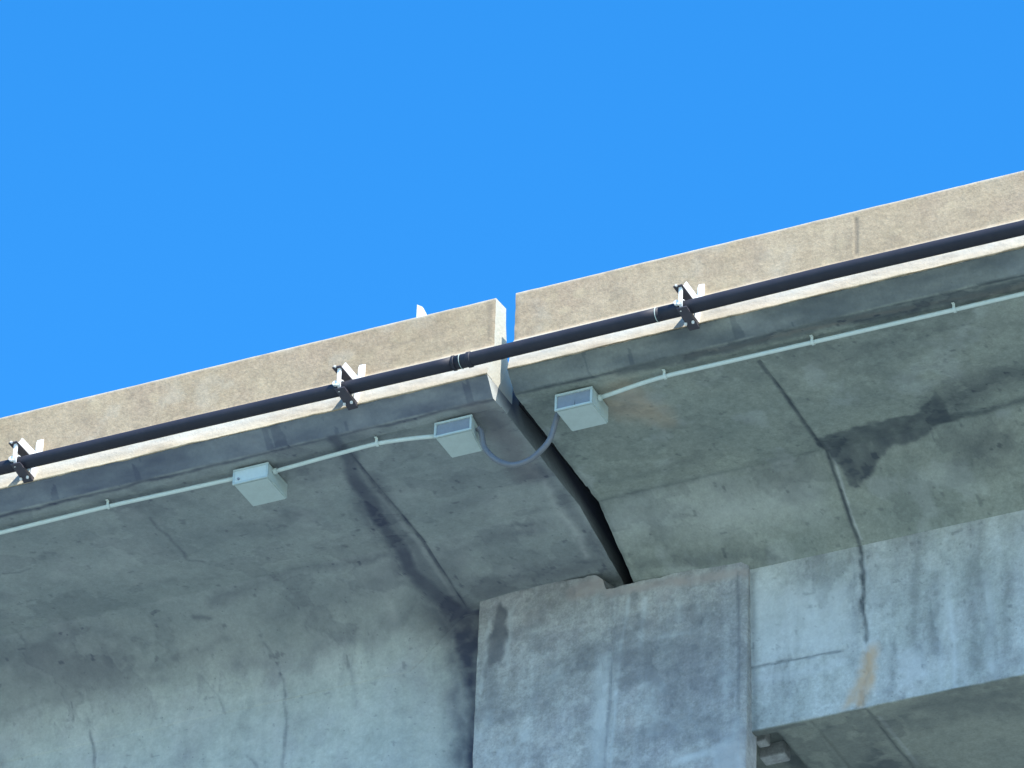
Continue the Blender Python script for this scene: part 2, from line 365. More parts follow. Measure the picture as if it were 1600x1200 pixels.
def make_span(side, xa, xb, label):
    d0, d1 = (-11.2, xb) if side == 'L' else (xa, 8.6)
    org = ((LX if side == 'L' else RX), 0, -5.24)
    root = thing('bridge_span', label, 'bridge span', org)
    mat = M['concrete_left' if side == 'L' else 'concrete_right']
    WB = WB_L if side == 'L' else WB_R; SLS = SL_L if side == 'L' else SL_R
    xe = xb if side == 'L' else xa
    def columns(step):
        X = cols_for(xa, xb, d0, d1, step)
        return np.array([xa]+[x for x in X if x > xa])
    kink = 2.95; zk = -1.745; ze = -1.685
    def corner(X):
        """corner of haunch and web, fillet ends A (on the haunch) and B (on the web)"""
        wt = web_top(X, side); wy = web_y(X, side)
        if side == 'L': r = 1.0-0.93*sstep(-3.7, -2.75, X)
        else: r = np.full_like(X, 0.03)
        by = 4.30+(wy-4.15)
        A = (wy-(wy-kink)*0.80*r, wt+(zk-wt)*0.80*r)
        B = (wy+(by-wy)*0.30*r, wt+(-5.24-wt)*0.30*r)
        return wt, wy, A, B, by
    def web_maps(XX, Z):
        at = stain_shade_maps(XX, Z, WB)
        st = 0.34*sstep(0.1, 1.0, fbm(XX*3.2, Z*0.45, 71, 5)); bl = 0.24*sstep(0.2, 1.0, fbm(XX*1.1, Z*1.1, 73, 5))
        at['dark'] = np.maximum(at['dark'], st*(1 if side == 'R' else 0.35)+bl)
        at['pale'] = np.maximum(at['pale'], 0.40*sstep(0.25, 1.1, fbm(XX*3.5, Z*0.5, 91, 5)))
        n1 = fbm(XX*2.2, Z*0.9, 161, 6)
        at['dark'] = at['dark']+(0.16*sstep(0.25, 0.33, n1)+0.12*np.exp(-((n1-0.29)/0.04)**2))*(1 if side == 'R' else 0.4)+0.3*sstep(0.85, 1.0, fbm(XX*9, Z*9, 171, 3))
        at['soffit_tone'] = np.zeros_like(XX)
        return at
    # ---- deck slab with sloping edge and haunched cantilever
    X = columns(0.022); nC = len(X); wt, wy, A, B, by = corner(X)
    sec = [(-0.176, -1.423, 1), (0.035, -1.665, 1), (0.055, ze, 1), (kink, zk, 1), ('A', 0, 2), ('B', 0, 0), (4.60, -2.9, 0), (4.65, -1.8, 0),
           (WID-4.45, -1.8, 0), (WID-4.40, -2.2, 0), (WID-4.15, -2.4, 0), (WID-kink, zk, 0), (WID-0.05, ze, 0), (WID+0.176, -1.423, 0),
           (WID-0.35, -1.42, 0), (WID-0.36, -1.06, 0), (0.66, -1.06, 0), (0.65, -1.42, 0)]
    sn = [(q if not isinstance(q[0], str) else (4.1, -2.2 if q[0] == 'A' else -2.9, q[2])) for q in sec]
    dn = densify(sn[:4], 0.022); dn = [d for d in dn if d[0] < 3]
    nseg = int((4.15-kink)/0.022); dn += [(3, t/nseg) for t in range(nseg)]
    nb = 60 if side == 'L' else 3; dn += [(4, t/nb) for t in range(nb)]
    dn += [(k, 0.0) for k in range(5, len(sec))]
    Y = np.zeros((nC, len(dn))); Z = np.zeros((nC, len(dn)))
    def P(k):
        if k == 4: return A
        if k == 5: return B
        y, z, _ = sec[k]; y = np.full(nC, float(y)); z = np.full(nC, float(z))
        if k == 6: y = B[0]+0.22; z = B[1]+0.02
        if k == 7: y = B[0]+0.24
        return y, z
    for j, (k, t) in enumerate(dn):
        y1, z1 = P(k); y2, z2 = P((k+1) % len(sec))
        if k == 4:
            Y[:, j] = y1*(1-t)**2+2*t*(1-t)*wy+y2*t*t; Z[:, j] = z1*(1-t)**2+2*t*(1-t)*wt+z2*t*t
        else: Y[:, j] = y1+(y2-y1)*t; Z[:, j] = z1+(z2-z1)*t
    XX = np.repeat(X[:, None], len(dn), 1)
    kk = np.array([k for k, t in dn])[None, :]; tt = np.array([t for k, t in dn])[None, :]
    near = (kk < 5) & (XX > -11.3) & (XX < 8.7)
    fil = np.where(kk == 4, tt, np.where(kk == 5, 1.0, 0.0))+0*XX
    nz = np.where(near, 1-fil, 0)
    rad = 0.30 if side == 'L' else 0.05
    Z = Z+nz*np.exp(-((Y-kink)/rad)**2)*(0.02 if side == 'L' else 0.008)
    Z = Z+nz*0.008*fbm(XX*0.9, Y*0.9, 5 if side == 'L' else 9)
    Y = Y+np.where(near, fil, 0)*0.010*fbm(XX*0.8, Z*0.8, 15)
    edge = np.exp(-((Z+1.43)/0.05)**2)*near
    Z = Z+edge*0.010*fbm(XX*4, Y*0, 21, 4)
    e2 = np.exp(-((Y-0.04)/0.04)**2)*near
    Z = Z+e2*0.010*fbm(XX*3, Y*0, 31, 4)
    gx = -2.80 if side == 'L' else 3.52
    Z = Z+0.022*np.exp(-((XX-gx)/0.022)**2)*(Y > 0.5)*(kk < 4)
    Z = Z+(0.018 if side == 'L' else -0.012)*sstep(-0.01, 0.012, XX-gx)*(Y > 0.3)*(kk < 4)*(kk >= 2)*np.clip((4.0-Y)*5, 0, 1)
    if side == 'R': Z = Z+np.where(near, 0.03*np.exp(-((XX)/0.03)**2)*fbm(XX*0, Y*5, 12, 4).clip(0, 1), 0)
    ci = -1 if side == 'L' else 0
    XX = XX.copy(); XX[ci] += (-1 if side == 'L' else 1)*0.009*np.abs(fbm(Y[ci]*3.5, Z[ci]*3.5, 191, 5))*(kk[0] < 5)
    at = stain_shade_maps(XX, Y, SLS)
    blot = 0.34*sstep(0.10, 0.9, fbm(XX*0.7, Y*1.2, 61 if side == 'L' else 81, 5)); fl = 0.18*sstep(0.2, 1.0, fbm(XX*3, Y*3, 55, 4))
    at['dark'] = np.clip(np.maximum(at['dark'], blot+fl), 0, 1)
    n1 = fbm(XX*1.1, Y*1.6, 131 if side == 'L' else 137, 6)
    at['dark'] = np.clip(at['dark']+0.13*sstep(0.22, 0.30, n1)+0.14*np.exp(-((n1-0.26)/0.035)**2)+0.35*(sstep(0.80, 0.95, fbm(XX*9, Y*9, 141, 3))), 0, 1)
    at['pale'] = np.maximum(at['pale'], 0.16*sstep(0.30, 0.75, fbm(XX*1.7, Y*1.7, 151, 6)))
    at['soffit_tone'] = np.ones_like(XX)
    if side == 'L':
        wm = web_maps(XX, Z)
        w = fil
        for q in ('pale', 'rust'): at[q] = at[q]*(1-w)+wm[q]*w
        at['dark'] = np.maximum(at['dark']*(1-sstep(0.75, 1.0, w)), wm['dark']*sstep(0.0, 0.6, w))
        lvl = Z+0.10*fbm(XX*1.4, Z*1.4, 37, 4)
        at['soffit_tone'] = np.where(kk >= 4, sstep(-2.78, -2.18, lvl)*1.0, 1.0)  # soffit tone fades into the web tone down the curve
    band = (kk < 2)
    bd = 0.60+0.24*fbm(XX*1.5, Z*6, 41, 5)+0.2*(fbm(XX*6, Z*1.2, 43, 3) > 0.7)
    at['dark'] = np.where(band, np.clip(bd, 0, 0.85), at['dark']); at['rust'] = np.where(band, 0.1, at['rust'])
    for q in at: at[q] = np.where(kk < 6, np.clip(at[q], 0, 1), 0)
    capd = {q: np.zeros((2, len(dn))) for q in ('pale', 'dark', 'soffit_tone')}
    ye = Y[0]; capd['pale'][:] = np.where(ye < 0.5, 0.95, 0.0); capd['dark'][:] = np.where(ye < 0.5, 0.0, np.where(kk[0] < 6, 0.15, 0.97)); capd['soffit_tone'][:] = (ye >= 0.5)  # joint end face: sunlit front painted pale, shade in the gap painted dark
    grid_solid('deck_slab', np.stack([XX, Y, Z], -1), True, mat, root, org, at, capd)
    # ---- box girder
    X = columns(0.03); nC = len(X); wt, wy, A, B, by = corner(X)
    top = 0.06 if side == 'L' else 0.10
    sec = [('T', 0), ('W', 0), (4.46, -5.24), (6.6, -5.24), (WID-4.30, -5.24), (WID-4.153, -2.0)]
    n0 = 100; dn = [(0, t/n0) for t in range(n0)]+[(1, t/6) for t in range(6)]+[(2, t/70) for t in range(70)]+[(3, 0.0), (4, 0.0), (5, 0.0)]
    Y = np.zeros((nC, len(dn))); Z = np.zeros((nC, len(dn)))
    def P(k):
        if k == 0: return B[0]+0.003, B[1]+top
        if k == 1: return by+0.003, np.full(nC, -5.24)
        y, z = sec[k]; return np.full(nC, float(y))+(wy-4.15)*(k == 2), np.full(nC, float(z))
    for j, (k, t) in enumerate(dn):
        y1, z1 = P(k); y2, z2 = P((k+1) % len(sec)); Y[:, j] = y1+(y2-y1)*t; Z[:, j] = z1+(z2-z1)*t
    XX = np.repeat(X[:, None], len(dn), 1); kk = np.array([k for k, t in dn])[None, :]
    web = (kk == 0); near = (XX > -11.3) & (XX < 8.7) & (kk < 3)
    Y = Y+np.where(web & near, 0.010*fbm(XX*0.8, Z*0.8, 15), 0)
    if side == 'R':
        Y = Y+np.where(web, 0.03*np.exp(-((XX-3.57-0.04*fbm(Z*3, Z*0, 4, 4))/0.022)**2)+0.012*np.exp(-((Z+4.22)/0.02)**2)*(XX < 3.3), 0)
        soff = (kk >= 1) & (kk < 4)
        Z = Z+np.where(soff & (Y > 4.34), 0.02*np.exp(-((XX-2.73)/0.02)**2)+0.03*np.exp(-((XX-3.56)/0.025)**2), 0)
        rec = (XX < 2.18) & (kk >= 2) & (kk < 4) & (Y > 4.44)
        Z = Z+np.where(rec, 0.30, 0)
        Z = Z+np.where((kk >= 1) & (kk < 3), -0.012*np.abs(fbm(XX*2.5, Y*2.5, 19)), 0)
        ex = np.exp(-((Z+5.24)/0.03)**2)*near; Y = Y+ex*0.012*fbm(XX*3, Z*0, 8, 4)
    at = web_maps(XX, Z)
    if side == 'R':
        sd = stain_shade_maps(XX, Y, [('dark','line',[(2.73,4.35),(2.86,5.5),(2.9,6.6)],0.008,0.05,0.45,0.04),
              ('dark','line',[(3.57,4.3),(3.58,6.6)],0.02,0.04,0.75,0.03),('pale','line',[(3.66,4.6),(3.68,6.0)],0.01,0.03,0.4,0.03),
              ('dark','line',[(2.20,4.4),(2.20,6.6)],0.03,0.08,0.7,0.03),
              ('dark','poly',[(1.8,4.2),(2.2,4.3),(2.2,7),(1.8,7)],0,0.15,0.7,0.05),  # recess beside the pier painted dark, its shade put into the colour
              ('dark','line',[(2.0,4.36),(2.5,4.34),(2.62,4.38)],0.03,0.08,0.6,0.05),
              ('dark','line',[(4.2,4.6),(5.2,4.75),(6.5,4.7),(8,4.9)],0.12,0.4,0.62,0.25),('dark','line',[(5.6,5.3),(7.2,5.5)],0.15,0.4,0.45,0.25)], 9)
        soff = kk >= 1
        fl = 0.36*sstep(0.0, 0.9, fbm(XX*1.2, Y*1.2, 33, 5))
        at['dark'] = np.where(soff, np.maximum(sd['dark'], 0.16+1.2*fl+0.25*sstep(0.2, 0.3, fbm(XX*1.6, Y*1.6, 181, 6))), at['dark']); at['pale'] = np.where(soff, sd['pale'], at['pale'])
        at['rust'] = np.where(soff, 0.05, at['rust']); at['soffit_tone'] = np.where(soff, 1.0, 0.0)+0*XX
    for q in at: at[q] = np.where(kk < 4, np.clip(at[q], 0, 1), 0)
    capd = {'dark': np.full((2, len(dn)), 0.92), 'soffit_tone': np.ones((2, len(dn)))}  # gap shade painted dark on the girder ends
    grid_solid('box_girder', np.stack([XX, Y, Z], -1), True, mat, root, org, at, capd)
    # ---- parapets
    for far in (0, 1):
        X = columns(0.03 if not far else 0.4)
        sec = [(0.004, 0.0, 1), (0.0, -0.012, 1), (0.0, -0.80, 1), (-0.035, -0.86, 1), (-0.18, -1.42, 1), (0.64, -1.42, 0), (0.64, -1.00, 0), (0.44, -0.78, 0), (0.352, -0.25, 0), (0.335, 0.03, 1)]
        dn = densify(sec, 0.03 if not far else 5)
        Y = np.zeros((len(X), len(dn))); Z = np.zeros_like(Y)
        for j, (k, t) in enumerate(dn):
            y1, z1, _ = sec[k]; y2, z2, _ = sec[(k+1) % len(sec)]; Y[:, j] = y1+(y2-y1)*t; Z[:, j] = z1+(z2-z1)*t
        XX = np.repeat(X[:, None], len(dn), 1); kk = np.array([k for k, t in dn])[None, :]
        capp = None
        if not far:
            fr = kk < 4
            Y = Y+np.where(fr, 0.004*fbm(XX*1.5, Z*1.5, 44), 0)
            Y = Y+np.where((kk == 3), 0.012*fbm(XX*2.2, Z*5, 46, 4), 0)
            Y = Y+0.018*np.exp(-((XX-5.199)/0.016)**2)*((Z < -0.12) & (Z > -0.74) & fr)
            top_ = np.exp(-(Z/0.03)**2); Z = Z-top_*0.003*np.abs(fbm(XX*2.5, Y*0, 23, 4))
            bot = np.exp(-((Z+1.42)/0.03)**2)*(Y < 0); Z = Z+bot*0.012*(fbm(XX*2.8, Y*0, 24, 4))
            nearend = np.exp(-((XX-xe)/0.02)**2)
            Y = Y+nearend*0.014*np.abs(fbm(XX*0, Z*4, 29, 4))*(Y < 0.02)
            at = stain_shade_maps(XX, Z, PR)
            low = sstep(-0.80, -0.88, Z)
            at['pale'] = np.where(fr, np.clip(0.80*low*(0.85+0.25*fbm(XX*1.4, Z*6, 66, 4))+0.55*np.exp(-((Z)/0.02)**2)+0.16*sstep(0.2, 1.0, fbm(XX*2.5, Z*2.5, 64, 4)), 0, 1), 0)
            at['rust'] = np.maximum(at['rust'], 0.35*sstep(0.3, 1.0, fbm(XX*4.0, Z*4.0, 69, 4))*(1-low))
            at['dark'] = np.maximum(at['dark'], 0.48*sstep(0.25, 1.0, fbm(XX*1.8, Z*8, 67, 5))*low+0.34*sstep(0.25, 1.1, fbm(XX*3.5, Z*2.5, 68, 4))*(1-low))
            for q in at: at[q] = np.where(fr, at[q], 0)
            capp = {'pale': np.full((2, len(dn)), 0.95)}
        else:
            Y = WID-Y; at = None
        grid_solid('parapet', np.stack([XX, Y, Z], -1), True, M['parapet'], root, org, at, capp)
    return root
spanL = make_span('L', -42.0, LX, 'left concrete bridge span, its parapet ending in a sunlit white end face')
spanR = make_span('R', RX, 44.0, 'right concrete bridge span with a dark stained patch and a vertical crack')

# ------------------------------------------------------------------ rubber seal across the open joint (thing of its own)
bm = bmesh.new(); box(bm, LX+0.002, RX-0.002, 0.86, WID-0.86, -1.30, -1.10)
sealo = from_bm('joint_seal', bm, M['rubber']); tag(sealo, 'black rubber seal deep in the open joint between the two spans', 'joint seal')

# ------------------------------------------------------------------ pier
P_ST = [
 ('dark','poly',[(-2.30,-2.35),(-2.20,-2.15),(-2.10,-2.28),(-2.14,-2.5),(-2.08,-2.75),(-2.16,-3.1),(-2.38,-3.15),(-2.40,-2.7)],0.0,0.06,0.72,0.10),
 ('pale','line',[(-2.04,-2.35),(-2.02,-2.75),(-2.1,-3.15)],0.006,0.03,0.6,0.05),
 ('dark','line',[(-2.3,-3.2),(-2.25,-4.1)],0.08,0.16,0.42,0.10),
 ('pale','line',[(-2.42,-2.4),(-2.44,-3.6)],0.015,0.04,0.5,0.04),
 ('pale','line',[(-2.0,-2.2),(-2.02,-3.2)],0.02,0.06,0.4,0.06),
 ('pale','line',[(-0.06,-2.63),(-0.16,-3.3),(-0.24,-4.2),(-0.30,-5.8)],0.015,0.04,0.75,0.02),
 ('pale','line',[(-0.42,-3.6),(-0.45,-4.6),(-0.48,-5.8)],0.10,0.16,0.60,0.04),
 ('dark','line',[(-0.24,-2.6),(-0.30,-3.4),(-0.36,-4.6),(-0.38,-5.8)],0.012,0.05,0.50,0.02),
 ('pale','line',[(0.20,-2.7),(0.14,-3.5)],0.02,0.05,0.55,0.03),
 ('dark','line',[(0.05,-2.6),(0.05,-2.8)],0.05,0.07,0.5,0.04),
 ('dark','poly',[(0.5,-3.4),(1.6,-3.3),(1.65,-5.0),(0.6,-5.1)],0.0,0.4,0.34,0.3),
 ('dark','line',[(-1.35,-3.42),(-0.7,-3.36)],0.02,0.10,0.42,0.05),
 ('dark','line',[(0.4,-3.25),(1.2,-3.3)],0.01,0.08,0.32,0.06),
 ('pale','line',[(0.4,-3.45),(1.0,-3.5)],0.015,0.06,0.4,0.05),
 ('rust','line',[(-0.97,-2.28),(-0.55,-2.25)],0.11,0.10,0.85,0.04),
 ('rust','line',[(-0.40,-2.43),(0.3,-2.50),(0.96,-2.60),(1.76,-2.70)],0.05,0.08,0.8,0.03),
 ('pale','line',[(0.8,-5.56),(1.4,-5.58),(1.65,-5.40),(1.72,-5.15)],0.03,0.08,0.7,0.05),
 ('pale','poly',[(1.4,-5.5),(1.74,-5.2),(1.8,-6.4),(1.5,-6.4)],0.0,0.10,0.6,0.06),
 ('rust','poly',[(1.5,-5.6),(1.8,-5.4),(1.8,-6.6),(1.5,-6.6)],0.0,0.15,0.4,0.06),
 ('dark','line',[(1.72,-2.7),(1.74,-4.0),(1.74,-5.0)],0.012,0.04,0.55,0.02),
 ('dark','line',[(-0.3,-5.35),(0.0,-5.35)],0.02,0.08,0.45,0.05),
 ('dark','line',[(-2.5,-1.9),(-1.4,-1.98),(-0.9,-2.0)],0.02,0.10,0.55,0.03),  # contact shadow under the slab, painted along the pier top
]
foot = [(-2.56, 4.39, 1), (1.755, 4.06, 1), (1.85, 4.115, 1), (1.855, 4.47, 0), (1.15, 4.50, 0), (1.15, 8.3, 0), (-2.56, 8.3, 0)]
dn = densify(foot, 0.025)
px = np.array([foot[k][0]+(foot[(k+1) % 7][0]-foot[k][0])*t for k, t in dn]); py = np.array([foot[k][1]+(foot[(k+1) % 7][1]-foot[k][1])*t for k, t in dn]); pk = np.array([k for k, t in dn])
ztop = np.interp(px, [-2.56, -0.62, -0.50, -0.45, -0.32, 0.0, 1.86], [-1.80, -2.075, -2.17, -2.36, -2.38, -2.38, -2.50])
ztop = np.where(pk >= 3, -2.5, ztop)
rows = np.concatenate([np.arange(0, 4.6, 0.028), np.array([5.5, 7, 10, 15, 22, 30, 40, -gz-1.5])])
nR = len(rows)
PX = np.repeat(px[None, :], nR, 0); PY = np.repeat(py[None, :], nR, 0)
PZ = ztop[None, :]-rows[:, None]
PZ[-1, :] = gz-0.3
front = (pk < 3)[None, :]
PZ = PZ+np.where(np.arange(nR)[:, None] < 3, 0.03*fbm(PX*3.0, PX*0, 27, 5), 0)
PY = PY+np.where(front, 0.009*fbm(PX*1.2, PZ*1.2, 14)+0.006*fbm(PX*5, PZ*5, 18), 0)
PY = PY+np.where(front, 0.018*np.exp(-((PX+0.34+0.02*(PZ+3))/0.018)**2)*(PZ < -2.6), 0)   # vertical form joint
PX = PX+np.where((pk[None, :] == 0) & (PX < -2.45), 0.010*fbm(PX*0, PZ*2.5, 3, 4), 0)
at = stain_shade_maps(PX, PZ, P_ST, 40)
at['dark'] = np.maximum(at['dark'], 0.46*sstep(0.05, 0.8, fbm(PX*1.3, PZ*1.8, 101, 5))+0.18*sstep(0.1, 0.9, fbm(PX*3.5, PZ*0.5, 102, 4)))
at['pale'] = np.maximum(at['pale'], 0.50*sstep(0.3, 1.0, fbm(PX*2.6, PZ*2.2, 103, 5)))
npz = fbm(PX*1.8, PZ*1.6, 107, 6)
at['dark'] = at['dark']+0.16*sstep(0.18, 0.26, npz)+0.14*np.exp(-((npz-0.22)/0.03)**2)
at['rust'] = np.maximum(at['rust'], 0.30*sstep(0.4, 1.0, fbm(PX*2.0, PZ*2.0, 105, 5)))
porg = (-0.35, 6.2, gz)
pier_root = thing('bridge_pier', 'tall stained concrete pier carrying both spans under the open joint', 'bridge pier', porg)
grid_solid('shaft', np.stack([PX, PY, PZ], -1), True, M['pier'], pier_root, porg, at)
# small bearing blocks under the girder inside the soffit recess
for (x0, x1, y0, y1, z0, z1) in ((1.70, 1.86, 4.75, 4.95, -5.12, -4.93), (1.60, 1.98, 5.15, 5.40, -5.14, -4.93)):
    bm = bmesh.new(); box(bm, x0, x1, y0, y1, z0+5.24, z1+5.24)
    from_bm('bearing_block', bm, M['pier'], spanR, bevel=0.012)

# ------------------------------------------------------------------ water pipe with its couplings
PYY = -0.42
def pz(x): return float(np.interp(x, [-40, -8, -4.86, -2.4, -0.48, 1.2, 2.6, 5.0, 7.8, 42], [-1.24, -1.235, -1.245, -1.27, -1.288, -1.285, -1.285, -1.262, -1.285, -1.28]))
PR_ = 0.102
pr = thing('drain_pipe', 'long black pipe carried on brackets along the outside of both parapets', 'pipe', (-0.48, PYY, pz(-0.48)))
def rel(p, o): return tuple(np.array(p)-np.array(o))
po = pr.location[:]
def pipe_run(x0, x1, r):
    bm = bmesh.new(); xs = np.linspace(x0, x1, max(2, int((x1-x0)/0.25)))
    tube(bm, [rel((x, PYY, pz(x)), po) for x in xs], r, 32); return from_bm('pipe_section', bm, M['pipe'], pr, smooth=True)
pipe_run(-41, -0.70, PR_*0.97); pipe_run(-0.70, 2.45, PR_); pipe_run(2.45, 41, PR_)
def ring(x, r, w, mat, name='coupling'):
    bm = bmesh.new(); z = pz(x)
    tube(bm, [rel((x-w/2, PYY, z), po), rel((x-w/2+0.01, PYY, z), po), rel((x+w/2-0.01, PYY, z), po), rel((x+w/2, PYY, z), po)], [r-0.012, r, r, r-0.012], 32)
    return from_bm(name, bm, mat, pr, smooth=False)
ring(-0.47, PR_+0.013, 0.07, M['pipe']); ring(-0.60, PR_+0.007, 0.016, M['box'], 'sealing_ring'); ring(-0.71, PR_+0.010, 0.05, M['pipe'])
ring(2.40, PR_+0.006, 0.022, M['box'], 'sealing_ring')
# bracket: channel post on the wall, upper arm, hanger plate, lower arm with saddle, bolts
def make_bracket():
    t = thing('pipe_bracket', '', 'bracket', (0, 0, 0), 'white steel brackets holding the black pipe')
    bm = bmesh.new()                                  # wall post: pointed channel
    pts = [(-0.005, -0.60), (-0.10, -0.68), (-0.10, -0.84), (-0.125, -0.92), (-0.215, -1.42), (-0.10, -1.42), (-0.005, -0.70)]
    def prism(bm, yz, x0, x1):
        a = [bm.verts.new((x0, y, z)) for y, z in yz]; c = [bm.verts.new((x1, y, z)) for y, z in yz]
        bm.faces.new(a); bm.faces.new(c[::-1])
        for i in range(len(a)): bm.faces.new((a[i], a[(i+1) % len(a)], c[(i+1) % len(a)], c[i]))
    yz = [(0.02, -0.60), (-0.07, -0.66), (-0.10, -0.74), (-0.10, -0.86), (-0.20, -1.38), (0.02, -1.38)]
    prism(bm, yz, 0.02, 0.085)
    from_bm('wall_post', bm, M['white'], t, bevel=0.004)
    bm = bmesh.new()                                  # upper arm: a channel with web and two flanges
    prism(bm, [(-0.09, -0.89), (-0.50, -0.89), (-0.60, -1.035), (-0.09, -1.035)], 0.02, 0.034)
    from_bm('upper_arm', bm, M['white'], t, bevel=0.002)
    bm = bmesh.new(); prism(bm, [(-0.09, -1.036), (-0.66, -1.036), (-0.66, -1.052), (-0.09, -1.052)], -0.10, 0.034)
    from_bm('flange', bm, M['steel_shaded'], t, bevel=0.002)
    bm = bmesh.new()
    prism(bm, [(-0.575, -1.053), (-0.625, -1.053), (-0.625, -1.30), (-0.575, -1.371)], -0.03, 0.012)
    from_bm('hanger_plate', bm, M['white'], t, bevel=0.003)
    bm = bmesh.new()
    prism(bm, [(-0.12, -1.372), (-0.60, -1.372), (-0.60, -1.39), (-0.12, -1.46)], -0.07, 0.08)
    from_bm('lower_arm', bm, M['steel_shaded'], t, bevel=0.002)
    bm = bmesh.new()                                  # U bolt around the pipe
    z0 = -1.272; R = PR_+0.014
    pts = [(-0.03, PYY-R, -1.40)]+[(-0.03, PYY-R*cos(a), z0+R*sin(a)) for a in np.linspace(0, pi, 17)]+[(-0.03, PYY+R, -1.40)]
    tube(bm, pts, 0.013, 10); from_bm('pipe_clamp', bm, M['white'], t, smooth=True)
    for (x, y, z, r) in ((-0.085, -0.560, -1.26, 0.042), (-0.02, -0.635, -1.34, 0.022), (-0.05, -0.665, -1.043, 0.018), (-0.06, -0.30, -1.455, 0.022), (0.05, -0.30, -1.45, 0.022)):
        bm = bmesh.new(); bmesh.ops.create_cone(bm, cap_ends=True, segments=6, radius1=r, radius2=r, depth=0.035 if r < 0.03 else 0.05)
        if y < -0.5: bmesh.ops.rotate(bm, cent=(0, 0, 0), matrix=Matrix.Rotation(pi/2, 3, 'X'), verts=bm.verts)
        bmesh.ops.translate(bm, vec=(x, y, z), verts=bm.verts); from_bm('bolt', bm, M['white'], t, bevel=0.003)
    return t
def dup(root):
    r = root.copy(); COL.objects.link(r)
    for ch in list(root.children):
        c = ch.copy(); COL.objects.link(c); c.parent = r
    return r
b0 = make_bracket()
for i, (x, lab) in enumerate(((-7.64, 'white pipe bracket at the far left edge of the photo'), (-2.42, 'middle white pipe bracket, just left of the open joint'), (2.84, 'rightmost white pipe bracket, on the right span beside a thin ring around the pipe'))):
    o = b0 if i == 0 else dup(b0)
    o.location = (x, 0, pz(x)+1.272); o['label'] = lab

# ------------------------------------------------------------------ junction boxes under the slab
ZS = -1.70
def jbox(x0, x1, y0, y1, zt, zb, kind, label):
    o = (x0/2+x1/2, (y0+y1)/2, zb)
    t = thing('junction_box', label, 'junction box', o, 'pale junction boxes under the deck slab')
    bm = bmesh.new(); f = 0.022
    def B(a, b_, c, d, e, g): box(bm, a-o[0], b_-o[0], c-o[1], d-o[1], e-o[2], g-o[2])
    w = x1-x0
    # body tapers a little towards its rear: front edge frame stands proud where a panel is set in
    vs = box(bm, x0-o[0], x1-o[0], y0+0.03-o[1], y1-o[1], 0.0, zt-zb)
    if kind == 'dark':                                 # this housing narrows towards its rear
        for v in vs:
            if v.co.x > 0 and v.co.y > 0: v.co.x -= 0.085
    from_bm('housing', bm, M['box'], t, bevel=0.016)
    bm = bmesh.new()                                   # lid lip
    box(bm, -w/2-0.008, w/2+0.008, y0-o[1], y0+0.028-o[1], -0.006, 0.026)
    box(bm, -w/2-0.008, w/2+0.008, y0-o[1], y0+0.028-o[1], zt-zb-0.05, zt-zb-0.012)
    box(bm, -w/2-0.008, -w/2+0.026, y0-o[1], y0+0.028-o[1], 0.0265, zt-zb-0.0505)
    box(bm, w/2-0.026, w/2+0.008, y0-o[1], y0+0.028-o[1], 0.0265, zt-zb-0.0505)
    from_bm('front_frame', bm, M['box'], t, bevel=0.004)
    if kind == 'plain':
        bm = bmesh.new(); box(bm, -w/2+0.027, w/2-0.027, y0+0.004-o[1], y0+0.028-o[1], 0.027, zt-zb-0.051); from_bm('lid', bm, M['conduit'], t)
        bm = bmesh.new(); bmesh.ops.create_cone(bm, cap_ends=True, segments=12, radius1=0.02, radius2=0.02, depth=0.02)
        bmesh.ops.rotate(bm, cent=(0, 0, 0), matrix=Matrix.Rotation(pi/2, 3, 'X'), verts=bm.verts)
        bmesh.ops.translate(bm, vec=(-w/2+0.09, y0-0.004-o[1], 0.07), verts=bm.verts); from_bm('knob', bm, M['panel'], t)
    else:
        bm = bmesh.new(); box(bm, -w/2+0.027, w/2-0.027, y0+0.018-o[1], y0+0.0285-o[1], 0.027, zt-zb-0.051)
        if kind == 'split': box(bm, -0.012, 0.012, y0+0.004-o[1], y0+0.0175-o[1], 0.0275, 0.10)
        from_bm('recessed_panel', bm, M['panel'], t)
    # mounting tabs to the slab
    for q in (-w/2+0.05, w/2-(0.21 if kind == 'dark' else 0.12)):
        bm = bmesh.new(); box(bm, q, q+0.07, y1-o[1]+0.001, y1+0.05-o[1], zt-zb-0.03, zt-zb); from_bm('mounting_tab', bm, M['box'], t)
    return t
jbox(-4.50, -3.95, 0.24, 0.88, -1.715, -1.975, 'plain', 'leftmost junction box with a bright plain front, between two pale conduits')
jbox(-1.31, -0.74, 0.24, 0.82, -1.715, -1.975, 'dark', 'middle junction box with a dark front panel, left of the open joint')
jbox(0.56, 1.12, 0.24, 0.82, -1.715, -2.00, 'split', 'rightmost junction box, right of the open joint, with a dark panel split in two')

